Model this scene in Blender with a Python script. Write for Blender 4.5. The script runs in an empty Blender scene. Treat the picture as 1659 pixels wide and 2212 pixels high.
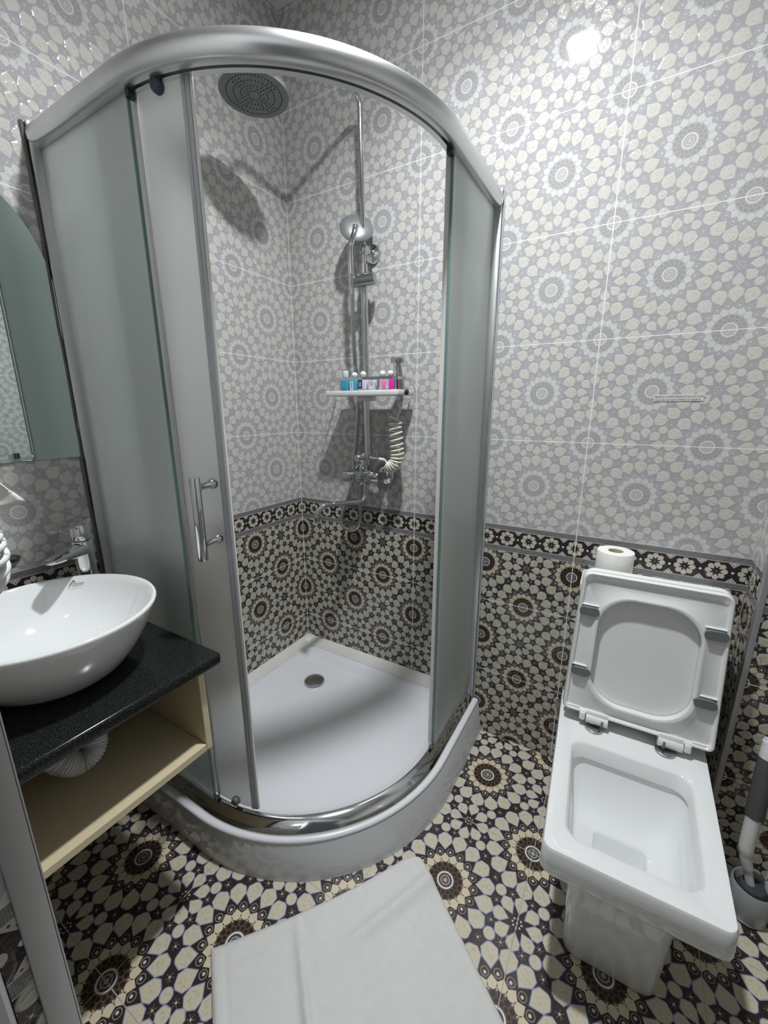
import bpy, bmesh, math, random
from math import sin, cos, pi, radians as R
from mathutils import Vector, Matrix
random.seed(4)
SC = bpy.context.scene
COL = SC.collection

# ------------------------------------------------------------------ camera, light, exposure
cam = bpy.data.cameras.new('camera'); co = bpy.data.objects.new('camera', cam); COL.objects.link(co)
cam.sensor_fit = 'HORIZONTAL'; cam.sensor_width = 36.0; cam.lens = 887.93/1659*36.0; cam.clip_start = 0.02
M = Matrix(((0.860497474, -0.123766594, 0.494192198), (0.509454682, 0.209350301, -0.834642665), (-0.000158406, 0.969976433, 0.243198876)))
co.matrix_world = Matrix.Translation((1.31437, -1.44847, 1.29890)) @ M.to_4x4()
SC.camera = co
LAMP = (0.964, -0.70)
LAMP_POWER = 5.6
LAMP_SPREAD = 130.0
w = bpy.data.worlds.new('hallway_light'); SC.world = w; w.use_nodes = True
w.node_tree.nodes['Background'].inputs[0].default_value = (0.86, 0.93, 1.0, 1)
w.node_tree.nodes['Background'].inputs[1].default_value = 0.03
SC.view_settings.view_transform = 'Standard'; SC.view_settings.look = 'None'
SC.view_settings.exposure = 1.44; SC.view_settings.gamma = 1.0; SC.view_settings.use_curve_mapping = False
SC.cycles.max_bounces = 9; SC.cycles.diffuse_bounces = 5; SC.cycles.glossy_bounces = 4
SC.cycles.transmission_bounces = 7; SC.cycles.transparent_max_bounces = 6
SC.cycles.caustics_reflective = False; SC.cycles.caustics_refractive = False
SC.cycles.sample_clamp_indirect = 6.0; SC.cycles.adaptive_threshold = 0.02

# ------------------------------------------------------------------ node helpers
class V:
    """a float socket with arithmetic"""
    def __init__(s, nt, sock): s.nt, s.s = nt, sock
    def _m(s, op, *a, clamp=False):
        n = s.nt.nodes.new('ShaderNodeMath'); n.operation = op; n.use_clamp = clamp
        for i, x in enumerate((s,)+a):
            if isinstance(x, V): s.nt.links.new(x.s, n.inputs[i])
            else: n.inputs[i].default_value = x
        return V(s.nt, n.outputs[0])
    def __add__(s, o): return s._m('ADD', o)
    def __radd__(s, o): return s._m('ADD', o)
    def __sub__(s, o): return s._m('SUBTRACT', o)
    def __rsub__(s, o): return (s*-1.0)+o
    def __mul__(s, o): return s._m('MULTIPLY', o)
    def __rmul__(s, o): return s._m('MULTIPLY', o)
    def __truediv__(s, o): return s._m('DIVIDE', o)
    def pp(s, o): return s._m('PINGPONG', o)
    def abs(s): return s._m('ABSOLUTE')
    def max(s, o): return s._m('MAXIMUM', o)
    def min(s, o): return s._m('MINIMUM', o)
    def atan2(s, o): return s._m('ARCTAN2', o)
    def sin(s): return s._m('SINE')
    def cos(s): return s._m('COSINE')
    def gt(s, o): return s._m('GREATER_THAN', o)
    def lt(s, o): return s._m('LESS_THAN', o)
    def ramp(s, lo, hi):                       # 0 below lo, 1 above hi
        return (s-lo)._m('MULTIPLY', 1.0/(hi-lo), clamp=True)
def hyp(x, y): return (x*x+y*y)._m('SQRT')
def mix(nt, f, a, b):
    n = nt.nodes.new('ShaderNodeMix'); n.data_type = 'RGBA'; n.clamp_factor = True
    for i, x in ((0, f), (6, a), (7, b)):
        if isinstance(x, V): nt.links.new(x.s, n.inputs[i])
        elif hasattr(x, 'is_output'): nt.links.new(x, n.inputs[i])
        elif i == 0: n.inputs[0].default_value = x
        else: n.inputs[i].default_value = (*x, 1)
    return n.outputs[2]
def new_mat(name):
    m = bpy.data.materials.new(name); m.use_nodes = True
    nt = m.node_tree; return m, nt, nt.nodes['Principled BSDF']
def noise(nt, scale, detail=2.0, rough=0.5, vec=None):
    n = nt.nodes.new('ShaderNodeTexNoise'); n.inputs['Scale'].default_value = scale
    n.inputs['Detail'].default_value = detail; n.inputs['Roughness'].default_value = rough
    if vec is None:
        t = nt.nodes.new('ShaderNodeTexCoord'); vec = t.outputs['Object']
    nt.links.new(vec, n.inputs['Vector'])
    return V(nt, n.outputs['Fac'])
def bump(nt, b, h, strength, dist):
    n = nt.nodes.new('ShaderNodeBump'); n.inputs['Strength'].default_value = strength; n.inputs['Distance'].default_value = dist
    nt.links.new(h.s, n.inputs['Height']); nt.links.new(n.outputs[0], b.inputs['Normal'])
def plain(name, col, rough=0.4, metal=0.0, spec=0.5, coat=0.0, var=0.04, scale=30.0, bmp=0.0, bscale=200.0, **kw):
    m, nt, b = new_mat(name)
    f = noise(nt, scale, 3.0)
    lo = tuple(c*(1-var) for c in col); hi = tuple(min(1, c*(1+var)) for c in col)
    nt.links.new(mix(nt, f, lo, hi), b.inputs['Base Color'])
    b.inputs['Roughness'].default_value = rough; b.inputs['Metallic'].default_value = metal
    b.inputs['Specular IOR Level'].default_value = spec; b.inputs['Coat Weight'].default_value = coat
    b.inputs['Coat Roughness'].default_value = 0.04
    for k, v in kw.items(): b.inputs[k.replace('_', ' ')].default_value = v
    if bmp: bump(nt, b, noise(nt, bscale, 4.0), bmp, 0.002)
    return m

# ------------------------------------------------------------------ the tile pattern
# rosettes of sixteen petals on a square lattice, eight-pointed stars between them
def mosaic(nt, u, v):
    """u, v scaled so that rosette to star is 0.15; returns the masks"""
    a = 0.15
    x0 = u.pp(a); y0 = v.pp(a)
    X = x0.max(y0); Y = x0.min(y0)
    s = (X+Y-a).max(0.0)
    X = X-s; Y = Y-s
    r = hyp(X, Y); th = Y.atan2(X)
    q = R(11.25)
    ph = th.pp(q)
    px = r*ph.cos(); py = r*ph.sin()
    pb = q-ph
    bx = r*pb.cos(); by = r*pb.sin()
    # big petals
    d1 = ((px-0.0625)*0.68-py*0.73).min(0.0162-py).min(0.0196-hyp((px-0.0835).max(0.0), py)).min(0.0155-((px-0.0865)*0.80+py*0.60))
    # petals of the eight pointed star
    X2 = a-X
    r2 = hyp(X2, Y); ph2 = Y.atan2(X2).pp(R(22.5))
    sx = r2*ph2.cos(); sy = r2*ph2.sin()
    d2 = ((sx-0.0155)*0.64-sy*0.77).min(0.0126-sy).min(0.0150-hyp((sx-0.0335).max(0.0), sy)).min(0.0119-((sx-0.0355)*0.80+sy*0.60))
    # round pebbles
    d3 = 0.0113-hyp(X-0.1075, Y-0.0425)
    d = d1.max(d2).max(d3)
    heart = (0.0080-hyp(px-0.0446, py)).max(((0.0562-px)*0.7-py*0.72).min(px-0.0446)).max(((0.0405-r).min(r-0.0390)))
    u1 = X-0.1045; v1 = Y-0.0196; u2 = X-0.0905; v2 = Y-0.0594
    h1 = hyp(u1, v1); h2 = hyp(u2, v2)
    dots = (0.0016-h1).max(0.0016-h2).max((0.0026-hyp(bx-0.0585, by)))
    dots = dots.max((0.0016-(r2-0.0085).abs()).min(0.0015-sy)).max(0.0018-r2).max(0.0013-hyp(bx-0.0368, by))
    # fine lines: around the triangles, spokes of the small stars
    fine = (0.0006-(hyp(bx-0.0595, by)-0.0068).abs())
    arms = (0.0009-((v1.atan2(u1)*3.0).sin().abs()*h1)).min(0.0072-h1).max((0.0009-((v2.atan2(u2)*3.0).sin().abs()*h2)).min(0.0072-h2))
    fine = fine.max(arms)
    cells = (0.0042-hyp(px-0.0312, py)).max(0.0034-hyp(bx-0.0232, by))
    return dict(d=d, heart=heart, dots=dots, fine=fine, cells=cells, r=r)
def paint(nt, k, base, petal, outline, heart, inner, cell, white, core, dot, e=0.0006, swirl=None):
    c = mix(nt, k['fine'].ramp(-e, e), base, tuple(0.5*x+0.5*y for x, y in zip(base, heart)))
    c = mix(nt, (0.0395-k['r']).ramp(-e, e), c, inner)
    c = mix(nt, k['cells'].ramp(-e, e), c, cell)
    c = mix(nt, k['heart'].ramp(-e, e), c, heart)
    c = mix(nt, k['d'].ramp(-e, e), c, outline)
    pc = petal if swirl is None else mix(nt, swirl, petal, tuple(x*0.72 for x in petal))
    c = mix(nt, k['d'].ramp(0.0009, 0.0022), c, pc)
    c = mix(nt, k['dots'].ramp(-e, e), c, dot)
    c = mix(nt, (0.0172-k['r']).ramp(-e, e), c, white)
    c = mix(nt, (0.0142-k['r']).ramp(-e, e), c, core)
    c = mix(nt, (0.0013-(k['r']-0.0088).abs()).ramp(-e, e), c, tuple(0.6*x+0.4*y for x, y in zip(core, white)))
    return mix(nt, (0.0036-k['r']).ramp(-e, e), c, dot)
def wall_tiles(name, axis, off):
    m, nt, b = new_mat(name)
    t = nt.nodes.new('ShaderNodeTexCoord'); sp = nt.nodes.new('ShaderNodeSeparateXYZ'); nt.links.new(t.outputs['Object'], sp.inputs[0])
    u = V(nt, sp.outputs[axis])+off; z = V(nt, sp.outputs[2])
    dark = z.lt(0.844)
    zz = z-0.893+dark*(0.893-0.5902)
    k = mosaic(nt, u+dark*0.15, zz*(0.15/0.1513))
    n = noise(nt, 150.0, 1.0, 0.5, t.outputs['Object'])
    sw = (n.ramp(0.52, 0.62))*(k['d'].ramp(0.003, 0.006))
    lightc = paint(nt, k, (.43, .416, .436), (.635, .63, .575), (.51, .495, .50), (.65, .655, .64), (.46, .445, .45), (.39, .38, .385), (.74, .74, .72), (.49, .475, .485), (.61, .60, .60), swirl=sw*0.35)
    darkc = paint(nt, k, (.047, .034, .037), (.56, .545, .43), (.36, .35, .40), (.60, .55, .45), (.085, .058, .038), (.034, .02, .015), (.70, .70, .68), (.07, .07, .085), (.62, .58, .52), swirl=sw)
    # border band
    bu = u.pp(0.0375); bv = (z-0.844).abs()
    rr = hyp(bu, bv); p2 = bv.atan2(bu).pp(R(22.5)); qx = rr*p2.cos(); qy = rr*p2.sin()
    d4 = ((qx-0.0085)*0.66-qy*0.76).min(0.0073-hyp((qx-0.0195).max(0.0), qy))
    dia = 0.0125-((bu-0.0375).abs()+(bv-0.0275).abs())
    bc = mix(nt, d4.ramp(-.0004, .0004), (.035, .025, .03), (.58, .56, .46))
    bc = mix(nt, (0.0014-rr).ramp(-.0004, .0004), bc, (.6, .55, .5))
    bc = mix(nt, dia.ramp(-.0004, .0004), bc, (.56, .50, .47))
    bc = mix(nt, (0.0014-hyp(bu-0.0375, bv-0.021)).max(0.0014-hyp(bu-0.032, bv-0.0265)).ramp(-.0004, .0004), bc, (.08, .06, .06))
    bc = mix(nt, (0.0033-hyp(bu-0.0375, bv)).ramp(-.0004, .0004), bc, (.85, .85, .85))
    hat = u.pp(0.0011).ramp(0.0, 0.0011)
    bc = mix(nt, bv.ramp(0.0288, 0.0292), bc, (.55, .54, .53))
    bc = mix(nt, bv.ramp(0.0306, 0.0310), bc, mix(nt, hat, (.17, .165, .17), (.24, .235, .24)))
    bc = mix(nt, bv.ramp(0.0476, 0.0480), bc, (.62, .62, .60))
    c = mix(nt, dark, lightc, darkc)
    c = mix(nt, (0.0494-bv).ramp(0.0, 0.0002), c, bc)
    # joints
    gu = u.pp(0.3); gz = zz.pp(0.15135)
    inb = (bv-0.0494).ramp(0.0, 0.0002)
    g = (0.0013-gu).ramp(-.0002, .0002).max((0.0012-gz).ramp(-.0002, .0002)*inb)
    c = mix(nt, g, c, (.86, .86, .84))
    nt.links.new(c, b.inputs['Base Color'])
    b.inputs['Roughness'].default_value = 0.045
    b.inputs['Specular IOR Level'].default_value = 0.5
    h = k['d'].ramp(-0.0005, 0.0025)*(n*1.3+0.3)+noise(nt, 9.0, 1.0, 0.5, t.outputs['Object'])*1.2
    h = h*(1.0-g*0.6)
    bump(nt, b, h, 0.5, 0.0012)
    return m
def floor_tiles():
    m, nt, b = new_mat('patterned_floor_tile')
    t = nt.nodes.new('ShaderNodeTexCoord'); sp = nt.nodes.new('ShaderNodeSeparateXYZ'); nt.links.new(t.outputs['Object'], sp.inputs[0])
    u = V(nt, sp.outputs[0])-0.016; v = V(nt, sp.outputs[1])
    k = mosaic(nt, u*0.75, v*0.746)
    n = noise(nt, 120.0, 2.0, 0.5, t.outputs['Object'])
    sw = (n.ramp(0.5, 0.62))*(k['d'].ramp(0.003, 0.006))
    c = paint(nt, k, (.030, .022, .022), (.62, .56, .43), (.33, .34, .50), (.66, .58, .43), (.10, .066, .045), (.022, .014, .011), (.78, .77, .72), (.06, .06, .085), (.62, .60, .58), e=0.0005, swirl=sw*0.55)
    c = mix(nt, (0.0042-k['r']).ramp(-.0005, .0005), c, (.55, .36, .17))
    g = (0.0011-(u-0.4).pp(0.2)).ramp(-.0002, .0002).max((0.0011-v.pp(0.2012)).ramp(-.0002, .0002))
    c = mix(nt, g, c, (.42, .39, .34))
    nt.links.new(c, b.inputs['Base Color'])
    b.inputs['Roughness'].default_value = 0.3
    bump(nt, b, noise(nt, 14.0, 2.0, 0.5, t.outputs['Object']), 0.1, 0.002)
    return m

TILE_X = wall_tiles('patterned_wall_tile_across', 0, 0.0)
TILE_Y = wall_tiles('patterned_wall_tile_along', 1, 0.0)
TILE_C = wall_tiles('patterned_wall_tile_column', 1, 0.047)
FLOOR = floor_tiles()
WHITE = plain('white_porcelain', (.80, .81, .81), 0.08, coat=0.3, var=0.01, scale=4)
ACRYL = plain('white_acrylic', (.78, .79, .83), 0.22, var=0.015, scale=5)
SKIRT = plain('grey_white_gloss_acrylic', (.55, .555, .57), 0.06, var=0.03, scale=5)
PLAST = plain('white_plastic', (.78, .79, .78), 0.25, var=0.01, scale=8)
PVC = plain('white_sealing_plastic', (.76, .74, .71), 0.4, var=0.05, scale=9)
PAPER = plain('soft_white_paper', (.84, .83, .79), 0.9, var=0.02, scale=60, bmp=0.35, bscale=140)
CARD = plain('beige_cardboard', (.55, .50, .36), 0.9)
CHROME = plain('chrome', (.66, .67, .68), 0.09, metal=1.0, var=0.02)
CHROMED = plain('brushed_steel', (.50, .51, .52), 0.22, metal=1.0, var=0.05)
ALU = plain('satin_aluminium', (.66, .67, .68), 0.30, metal=1.0, var=0.05, scale=14)
ALUTRIM = plain('grey_aluminium_trim', (.50, .50, .51), 0.42, metal=0.7, var=0.08, scale=18)
RUBBER = plain('grey_rubber', (.12, .145, .14), 0.5, var=0.06)
BLACK = plain('black_plastic', (.02, .02, .024), 0.4)
DARKBLUE = plain('dark_roller_plastic', (.05, .055, .085), 0.3)
DARKGLUE = plain('grimy_sealant', (.13, .12, .12), 0.6, var=0.3, scale=25)
CEIL = plain('pale_ceiling_panel', (.78, .78, .79), 0.5)
WALLIN = plain('plain_plaster', (.5, .5, .5), 0.8)
FRAME = plain('pale_grey_door_frame', (.56, .57, .56), 0.45)
IVORY = plain('ivory_plastic', (.80, .78, .68), 0.3, var=0.01)
GREYPL = plain('dark_grey_grip', (.10, .095, .10), 0.5)
MILKY = plain('milky_plastic', (.42, .45, .46), 0.3)
INK = plain('dark_ink', (.05, .05, .06), 0.6)
INK2 = plain('brown_grey_ink', (.11, .09, .085), 0.6)
STICK = plain('pale_sticker', (.74, .74, .70), 0.5)
SEAL = plain('translucent_grey_seal', (.42, .45, .47), 0.25, var=0.05)

def granite():
    m, nt, b = new_mat('black_granite')
    f = noise(nt, 420.0, 2.0).ramp(0.56, 0.76)
    nt.links.new(mix(nt, f, (.008, .0095, .0095), (.075, .082, .082)), b.inputs['Base Color'])
    b.inputs['Roughness'].default_value = 0.16; b.inputs['Specular IOR Level'].default_value = 0.3
    bump(nt, b, noise(nt, 250.0, 2.0), 0.06, 0.001)
    return m
GRANITE = granite()
def birch():
    m, nt, b = new_mat('pale_birch_laminate')
    t = nt.nodes.new('ShaderNodeTexCoord'); mp = nt.nodes.new('ShaderNodeMapping'); mp.inputs['Scale'].default_value = (40, 4, 40)
    nt.links.new(t.outputs['Object'], mp.inputs[0])
    f = noise(nt, 3.0, 4.0, 0.6, mp.outputs[0])
    nt.links.new(mix(nt, f, (.60, .51, .33), (.70, .61, .42)), b.inputs['Base Color'])
    b.inputs['Roughness'].default_value = 0.38
    return m
BIRCH = birch()
def frosted(name, col, rough, wr, wd):
    """etched outer face of a pane: blurred see-through, scattered light and a little white"""
    m, nt, b = new_mat(name)
    out = nt.nodes['Material Output']
    f = noise(nt, 7.0, 2.0)
    c = mix(nt, f, tuple(x*0.97 for x in col), col)
    tr = nt.nodes.new('ShaderNodeBsdfTranslucent'); rf = nt.nodes.new('ShaderNodeBsdfRefraction')
    df = nt.nodes.new('ShaderNodeBsdfDiffuse'); gl = nt.nodes.new('ShaderNodeBsdfGlossy')
    for n in (tr, rf, df): nt.links.new(c, n.inputs[0])
    rf.inputs['IOR'].default_value = 1.16; rf.inputs['Roughness'].default_value = rough
    gl.inputs[1].default_value = 0.38; gl.inputs[0].default_value = (.9, .95, .94, 1)
    def mx(fac, a, c2):
        n = nt.nodes.new('ShaderNodeMixShader')
        if isinstance(fac, float): n.inputs[0].default_value = fac
        else: nt.links.new(fac, n.inputs[0])
        nt.links.new(a.outputs[0], n.inputs[1]); nt.links.new(c2.outputs[0], n.inputs[2]); return n
    lw = nt.nodes.new('ShaderNodeLayerWeight'); lw.inputs[0].default_value = 0.35
    x = mx(wr, tr, rf); x = mx(wd, x, df)
    n = mx((V(nt, lw.outputs[0])*0.4).s, x, gl)
    nt.links.new(n.outputs[0], out.inputs[0])
    return m
def clear_face():
    m, nt, b = new_mat('smooth_glass_face')
    f = noise(nt, 6.0)
    tp = nt.nodes.new('ShaderNodeBsdfTransparent'); gl = nt.nodes.new('ShaderNodeBsdfGlossy'); gl.inputs[1].default_value = 0.03
    nt.links.new(mix(nt, f, (.96, .985, .975), (.97, .99, .98)), tp.inputs[0])
    fr = nt.nodes.new('ShaderNodeFresnel'); fr.inputs[0].default_value = 1.45
    ms = nt.nodes.new('ShaderNodeMixShader'); nt.links.new((V(nt, fr.outputs[0])*0.6).s, ms.inputs[0])
    nt.links.new(tp.outputs[0], ms.inputs[1]); nt.links.new(gl.outputs[0], ms.inputs[2])
    nt.links.new(ms.outputs[0], nt.nodes['Material Output'].inputs[0])
    return m
CLEARF = clear_face()
def etch(o, test):
    """the etched material on the outer face only, the smooth one on the others"""
    o.data.materials.append(CLEARF)
    for p in o.data.polygons: p.material_index = 0 if test(p.center+o_loc(o), p.normal) else 1
    return o
def o_loc(o):
    v = Vector((0, 0, 0)); p = o.parent
    while p: v += p.location; p = p.parent
    return v
FROST = frosted('frosted_green_glass', (.93, .985, .96), 0.55, 0.60, 0.36)
FROSTD = frosted('frosted_clear_glass', (.985, .99, .98), 0.5, 0.80, 0.30)
EDGE = plain('green_glass_edge', (.15, .24, .235), 0.2)
m, nt, b = new_mat('mirror_silver'); b.inputs['Metallic'].default_value = 1.0; b.inputs['Roughness'].default_value = 0.02
f = noise(nt, 3.0); nt.links.new(mix(nt, f, (.70, .80, .78), (.71, .81, .79)), b.inputs['Base Color']); MIRROR = m
m, nt, b = new_mat('lamp_diffuser'); b.inputs['Emission Color'].default_value = (0.93, 0.97, 1.0, 1)
b.inputs['Emission Strength'].default_value = 145.0; GLOW = m
def towel_mat():
    m, nt, b = new_mat('white_terry_cloth')
    f = noise(nt, 45.0, 3.0); nt.links.new(mix(nt, f, (.66, .66, .64), (.74, .74, .72)), b.inputs['Base Color'])
    b.inputs['Roughness'].default_value = 0.95; b.inputs['Sheen Weight'].default_value = 0.2
    bump(nt, b, noise(nt, 380.0, 3.0), 0.5, 0.003)
    return m
TERRY = towel_mat()
def liquid(name, col):
    return plain(name, col, 0.18, coat=0.3, var=0.03)

# ------------------------------------------------------------------ mesh helpers
class MB:
    def __init__(s): s.v = []; s.f = []; s.m = []
    def add(s, vs, fs, mi=0):
        o = len(s.v); s.v += [tuple(x) for x in vs]
        for f in fs: s.f.append(tuple(i+o for i in f)); s.m.append(mi)
        return s
    def box(s, x0, x1, y0, y1, z0, z1, bev=0.0, seg=2, mat=None, mi=0):
        bm = bmesh.new(); bmesh.ops.create_cube(bm, size=1.0)
        for v in bm.verts:
            v.co = Vector((x0+(v.co.x+.5)*(x1-x0), y0+(v.co.y+.5)*(y1-y0), z0+(v.co.z+.5)*(z1-z0)))
        if bev: bmesh.ops.bevel(bm, geom=bm.edges[:], offset=bev, segments=seg, affect='EDGES', profile=0.5)
        if mat is not None: bm.transform(mat)
        bm.verts.index_update(); s.add([v.co for v in bm.verts], [[v.index for v in f.verts] for f in bm.faces], mi); bm.free(); return s
    def loft(s, loops, cap0=True, cap1=True, closed=True, mi=0):
        n = len(loops[0]); vs = [p for l in loops for p in l]; fs = []
        for i in range(len(loops)-1):
            for j in range(n if closed else n-1):
                k = (j+1) % n
                fs.append((i*n+j, i*n+k, (i+1)*n+k, (i+1)*n+j))
        if cap0: fs.append(tuple(reversed(range(n))))
        if cap1: fs.append(tuple((len(loops)-1)*n+j for j in range(n)))
        return s.add(vs, fs, mi)
    def tube(s, pts, r, seg=14, caps=True, mi=0):
        pts = [Vector(p) for p in pts]; loops = []
        t0 = (pts[1]-pts[0]).normalized()
        up = Vector((0, 0, 1)) if abs(t0.z) < .9 else Vector((1, 0, 0))
        nrm = t0.cross(up).normalized()
        for i, p in enumerate(pts):
            t = (pts[min(i+1, len(pts)-1)]-pts[max(i-1, 0)]).normalized()
            nrm = (nrm-t*nrm.dot(t)).normalized(); bi = t.cross(nrm)
            rr = r[i] if isinstance(r, (list, tuple)) else r
            loops.append([p+nrm*(rr*cos(2*pi*k/seg))+bi*(rr*sin(2*pi*k/seg)) for k in range(seg)])
        return s.loft(loops, caps, caps, mi=mi)
    def lathe(s, prof, c=(0, 0, 0), axis=(0, 0, 1), seg=40, cap0=True, cap1=True, sx=1.0, sy=1.0, mi=0):
        q = Vector((0, 0, 1)).rotation_difference(Vector(axis).normalized()).to_matrix(); c = Vector(c)
        loops = [[c+q @ Vector((r*cos(2*pi*k/seg)*sx, r*sin(2*pi*k/seg)*sy, h)) for k in range(seg)] for r, h in prof]
        return s.loft(loops, cap0, cap1, mi=mi)
    def build(s, name, mat, parent=None, local=False, smooth=True, angle=38, kind=None):
        me = bpy.data.meshes.new(name)
        off = Vector((0, 0, 0)) if (parent is None or local) else world_loc(parent)
        me.from_pydata([Vector(v)-off for v in s.v], [], s.f)
        bm = bmesh.new(); bm.from_mesh(me); bmesh.ops.recalc_face_normals(bm, faces=bm.faces[:]); bm.to_mesh(me); bm.free()
        for mm in (mat if isinstance(mat, (list, tuple)) else [mat]): me.materials.append(mm)
        if isinstance(mat, (list, tuple)):
            for p, i in zip(me.polygons, s.m): p.material_index = i
        if smooth:
            for p in me.polygons: p.use_smooth = True
            me.set_sharp_from_angle(angle=R(angle))
        o = bpy.data.objects.new(name, me); COL.objects.link(o)
        if parent: o.parent = parent
        if kind: o['kind'] = kind
        return o
def world_loc(o):
    v = Vector((0, 0, 0))
    while o: v += o.location; o = o.parent
    return v
def thing(name, loc, label, cat, rz=0.0, group=None):
    o = bpy.data.objects.new(name, None); COL.objects.link(o); o.location = loc; o.rotation_euler = (0, 0, rz); o.empty_display_size = 0.05
    return tag(o, label, cat, group)
def tag(o, label, cat, group=None):
    o['label'] = label; o['category'] = cat
    if group: o['group'] = group
    return o
def smooth_path(pts, n=10):
    """Catmull-Rom through the points"""
    P = [Vector(p) for p in pts]; P = [P[0]*2-P[1]]+P+[P[-1]*2-P[-2]]; out = []
    for i in range(1, len(P)-2):
        for k in range(n):
            t = k/n
            out.append(0.5*((2*P[i])+(P[i+1]-P[i-1])*t+(2*P[i-1]-5*P[i]+4*P[i+1]-P[i+2])*t*t+(3*P[i]-P[i-1]-3*P[i+1]+P[i+2])*t**3))
    return out+[P[-2]]
def bend_path(pts, rad, n=8):
    """polyline with rounded corners"""
    P = [Vector(p) for p in pts]; out = [P[0]]
    for a, b_, c in zip(P, P[1:], P[2:]):
        d0 = (a-b_).normalized(); d1 = (c-b_).normalized()
        k = min(rad, (a-b_).length*.49, (c-b_).length*.49)
        p0 = b_+d0*k; p1 = b_+d1*k
        for i in range(n+1):
            t = i/n; out.append(p0*(1-t)**2+b_*2*t*(1-t)+p1*t*t)
    return out+[P[-1]]
def rrect(cx, cy, hx, hy, r, z, n=6, hx2=None):
    """rounded rectangle loop; hx at the -y end, hx2 at the +y end"""
    hx2 = hx if hx2 is None else hx2; out = []
    for (sx, sy, a0) in ((1, 1, 0), (-1, 1, 90), (-1, -1, 180), (1, -1, 270)):
        H = hx2 if sy > 0 else hx
        for i in range(n+1):
            a = R(a0+90*i/n); out.append(Vector((cx+sx*(H-r)+r*cos(a), cy+sy*(hy-r)+r*sin(a), z)))
    return out
def text_mesh(body, size, name, mat, parent, matrix, depth=0.0002, width=None):
    cu = bpy.data.curves.new(name, 'FONT'); cu.body = body; cu.size = size; cu.align_x = 'LEFT'; cu.extrude = depth
    tmp = bpy.data.objects.new('tmp', cu); COL.objects.link(tmp)
    me = bpy.data.meshes.new_from_object(tmp.evaluated_get(bpy.context.evaluated_depsgraph_get()))
    bpy.data.objects.remove(tmp)
    if width:
        xs = [v.co.x for v in me.vertices]; k = width/(max(xs)-min(xs))
        for v in me.vertices: v.co.x *= k
    me.transform(matrix); me.transform(Matrix.Translation(-world_loc(parent)))
    me.materials.clear(); me.materials.append(mat); me.name = name
    o = bpy.data.objects.new(name, me); COL.objects.link(o); o.parent = parent
    return o
def frame_matrix(o, ex, ey):
    ex = Vector(ex).normalized(); ey = Vector(ey); ey = (ey-ex*ex.dot(ey)).normalized(); ez = ex.cross(ey)
    return Matrix(((ex.x, ey.x, ez.x, o[0]), (ex.y, ey.y, ez.y, o[1]), (ex.z, ey.z, ez.z, o[2]), (0, 0, 0, 1)))

# ------------------------------------------------------------------ the room
CZ = 2.72
MB().box(-0.1, 2.15, -1.9, 0.1, -0.1, 0.0).build('floor', FLOOR, smooth=False, kind='structure')
MB().box(-0.1, 2.15, -1.404, 0.1, CZ, CZ+0.08).build('ceiling', CEIL, smooth=False, kind='structure')
MB().box(-0.1, 0.0, -1.404, 0.0, 0.0, CZ).build('wall_left', TILE_Y, smooth=False, kind='structure')
MB().box(-0.1, 1.647, 0.0, 0.1, 0.0, CZ).build('wall_back', TILE_X, smooth=False, kind='structure')
c = MB(); vs = [(1.647, 0.1), (1.647, -0.14), (2.05, -0.14), (2.05, 0.1)]
c.add([(x, y, z) for z in (0, CZ) for x, y in vs], [(0, 1, 5, 4)], 0)
c.add([(x, y, z) for z in (0, CZ) for x, y in vs], [(1, 2, 6, 5), (2, 3, 7, 6), (3, 0, 4, 7), (0, 3, 2, 1), (4, 5, 6, 7)], 1)
c.build('wall_column', [TILE_C, TILE_X], smooth=False, kind='structure')
MB().box(2.05, 2.15, -1.404, 0.1, 0.0, CZ).build('wall_right', TILE_Y, smooth=False, kind='structure')
f = MB()
for bx in ((0.0, 0.909, 0.0, CZ), (1.72, 2.05, 0.0, CZ), (0.909, 1.72, 2.06, CZ)):
    x0, x1, z0, z1 = bx; o = len(f.v)
    f.add([(x0, -1.404, z0), (x1, -1.404, z0), (x1, -1.367, z0), (x0, -1.367, z0), (x0, -1.404, z1), (x1, -1.404, z1), (x1, -1.367, z1), (x0, -1.367, z1)],
          [(1, 2, 6, 5), (3, 0, 4, 7)], 0)
    f.add([f.v[o+i] for i in range(8)], [(2, 3, 7, 6), (0, 1, 5, 4), (0, 3, 2, 1), (4, 5, 6, 7)], 1)
f.build('wall_front', [TILE_Y, TILE_X], smooth=False, kind='structure')
d = MB().box(0.80, 0.912, -1.53, -1.4045, 0.0, 2.12, .004).box(1.717, 1.83, -1.53, -1.4045, 0.0, 2.12, .004).box(0.912, 1.717, -1.53, -1.4045, 2.058, 2.12, .004)
d.build('door_1', FRAME, smooth=False, kind='structure')
t = MB().box(0.906, 0.9115, -1.388, -1.3645, 0.0, 2.06, .0015).box(0.886, 0.9115, -1.3675, -1.3645, 0.0, 2.06, .001)
t.build('trim_1', ALUTRIM, kind='structure')
t = MB()
prof = [(1.6450, -0.122), (1.6450, -0.138), (1.6460, -0.141), (1.6490, -0.1420), (1.658, -0.1420), (1.658, -0.139), (1.648, -0.139), (1.648, -0.122)]
t.loft([[(x, y, z) for x, y in prof] for z in (0.0, CZ)]).build('trim_2', ALUTRIM, kind='structure', angle=20)

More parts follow.
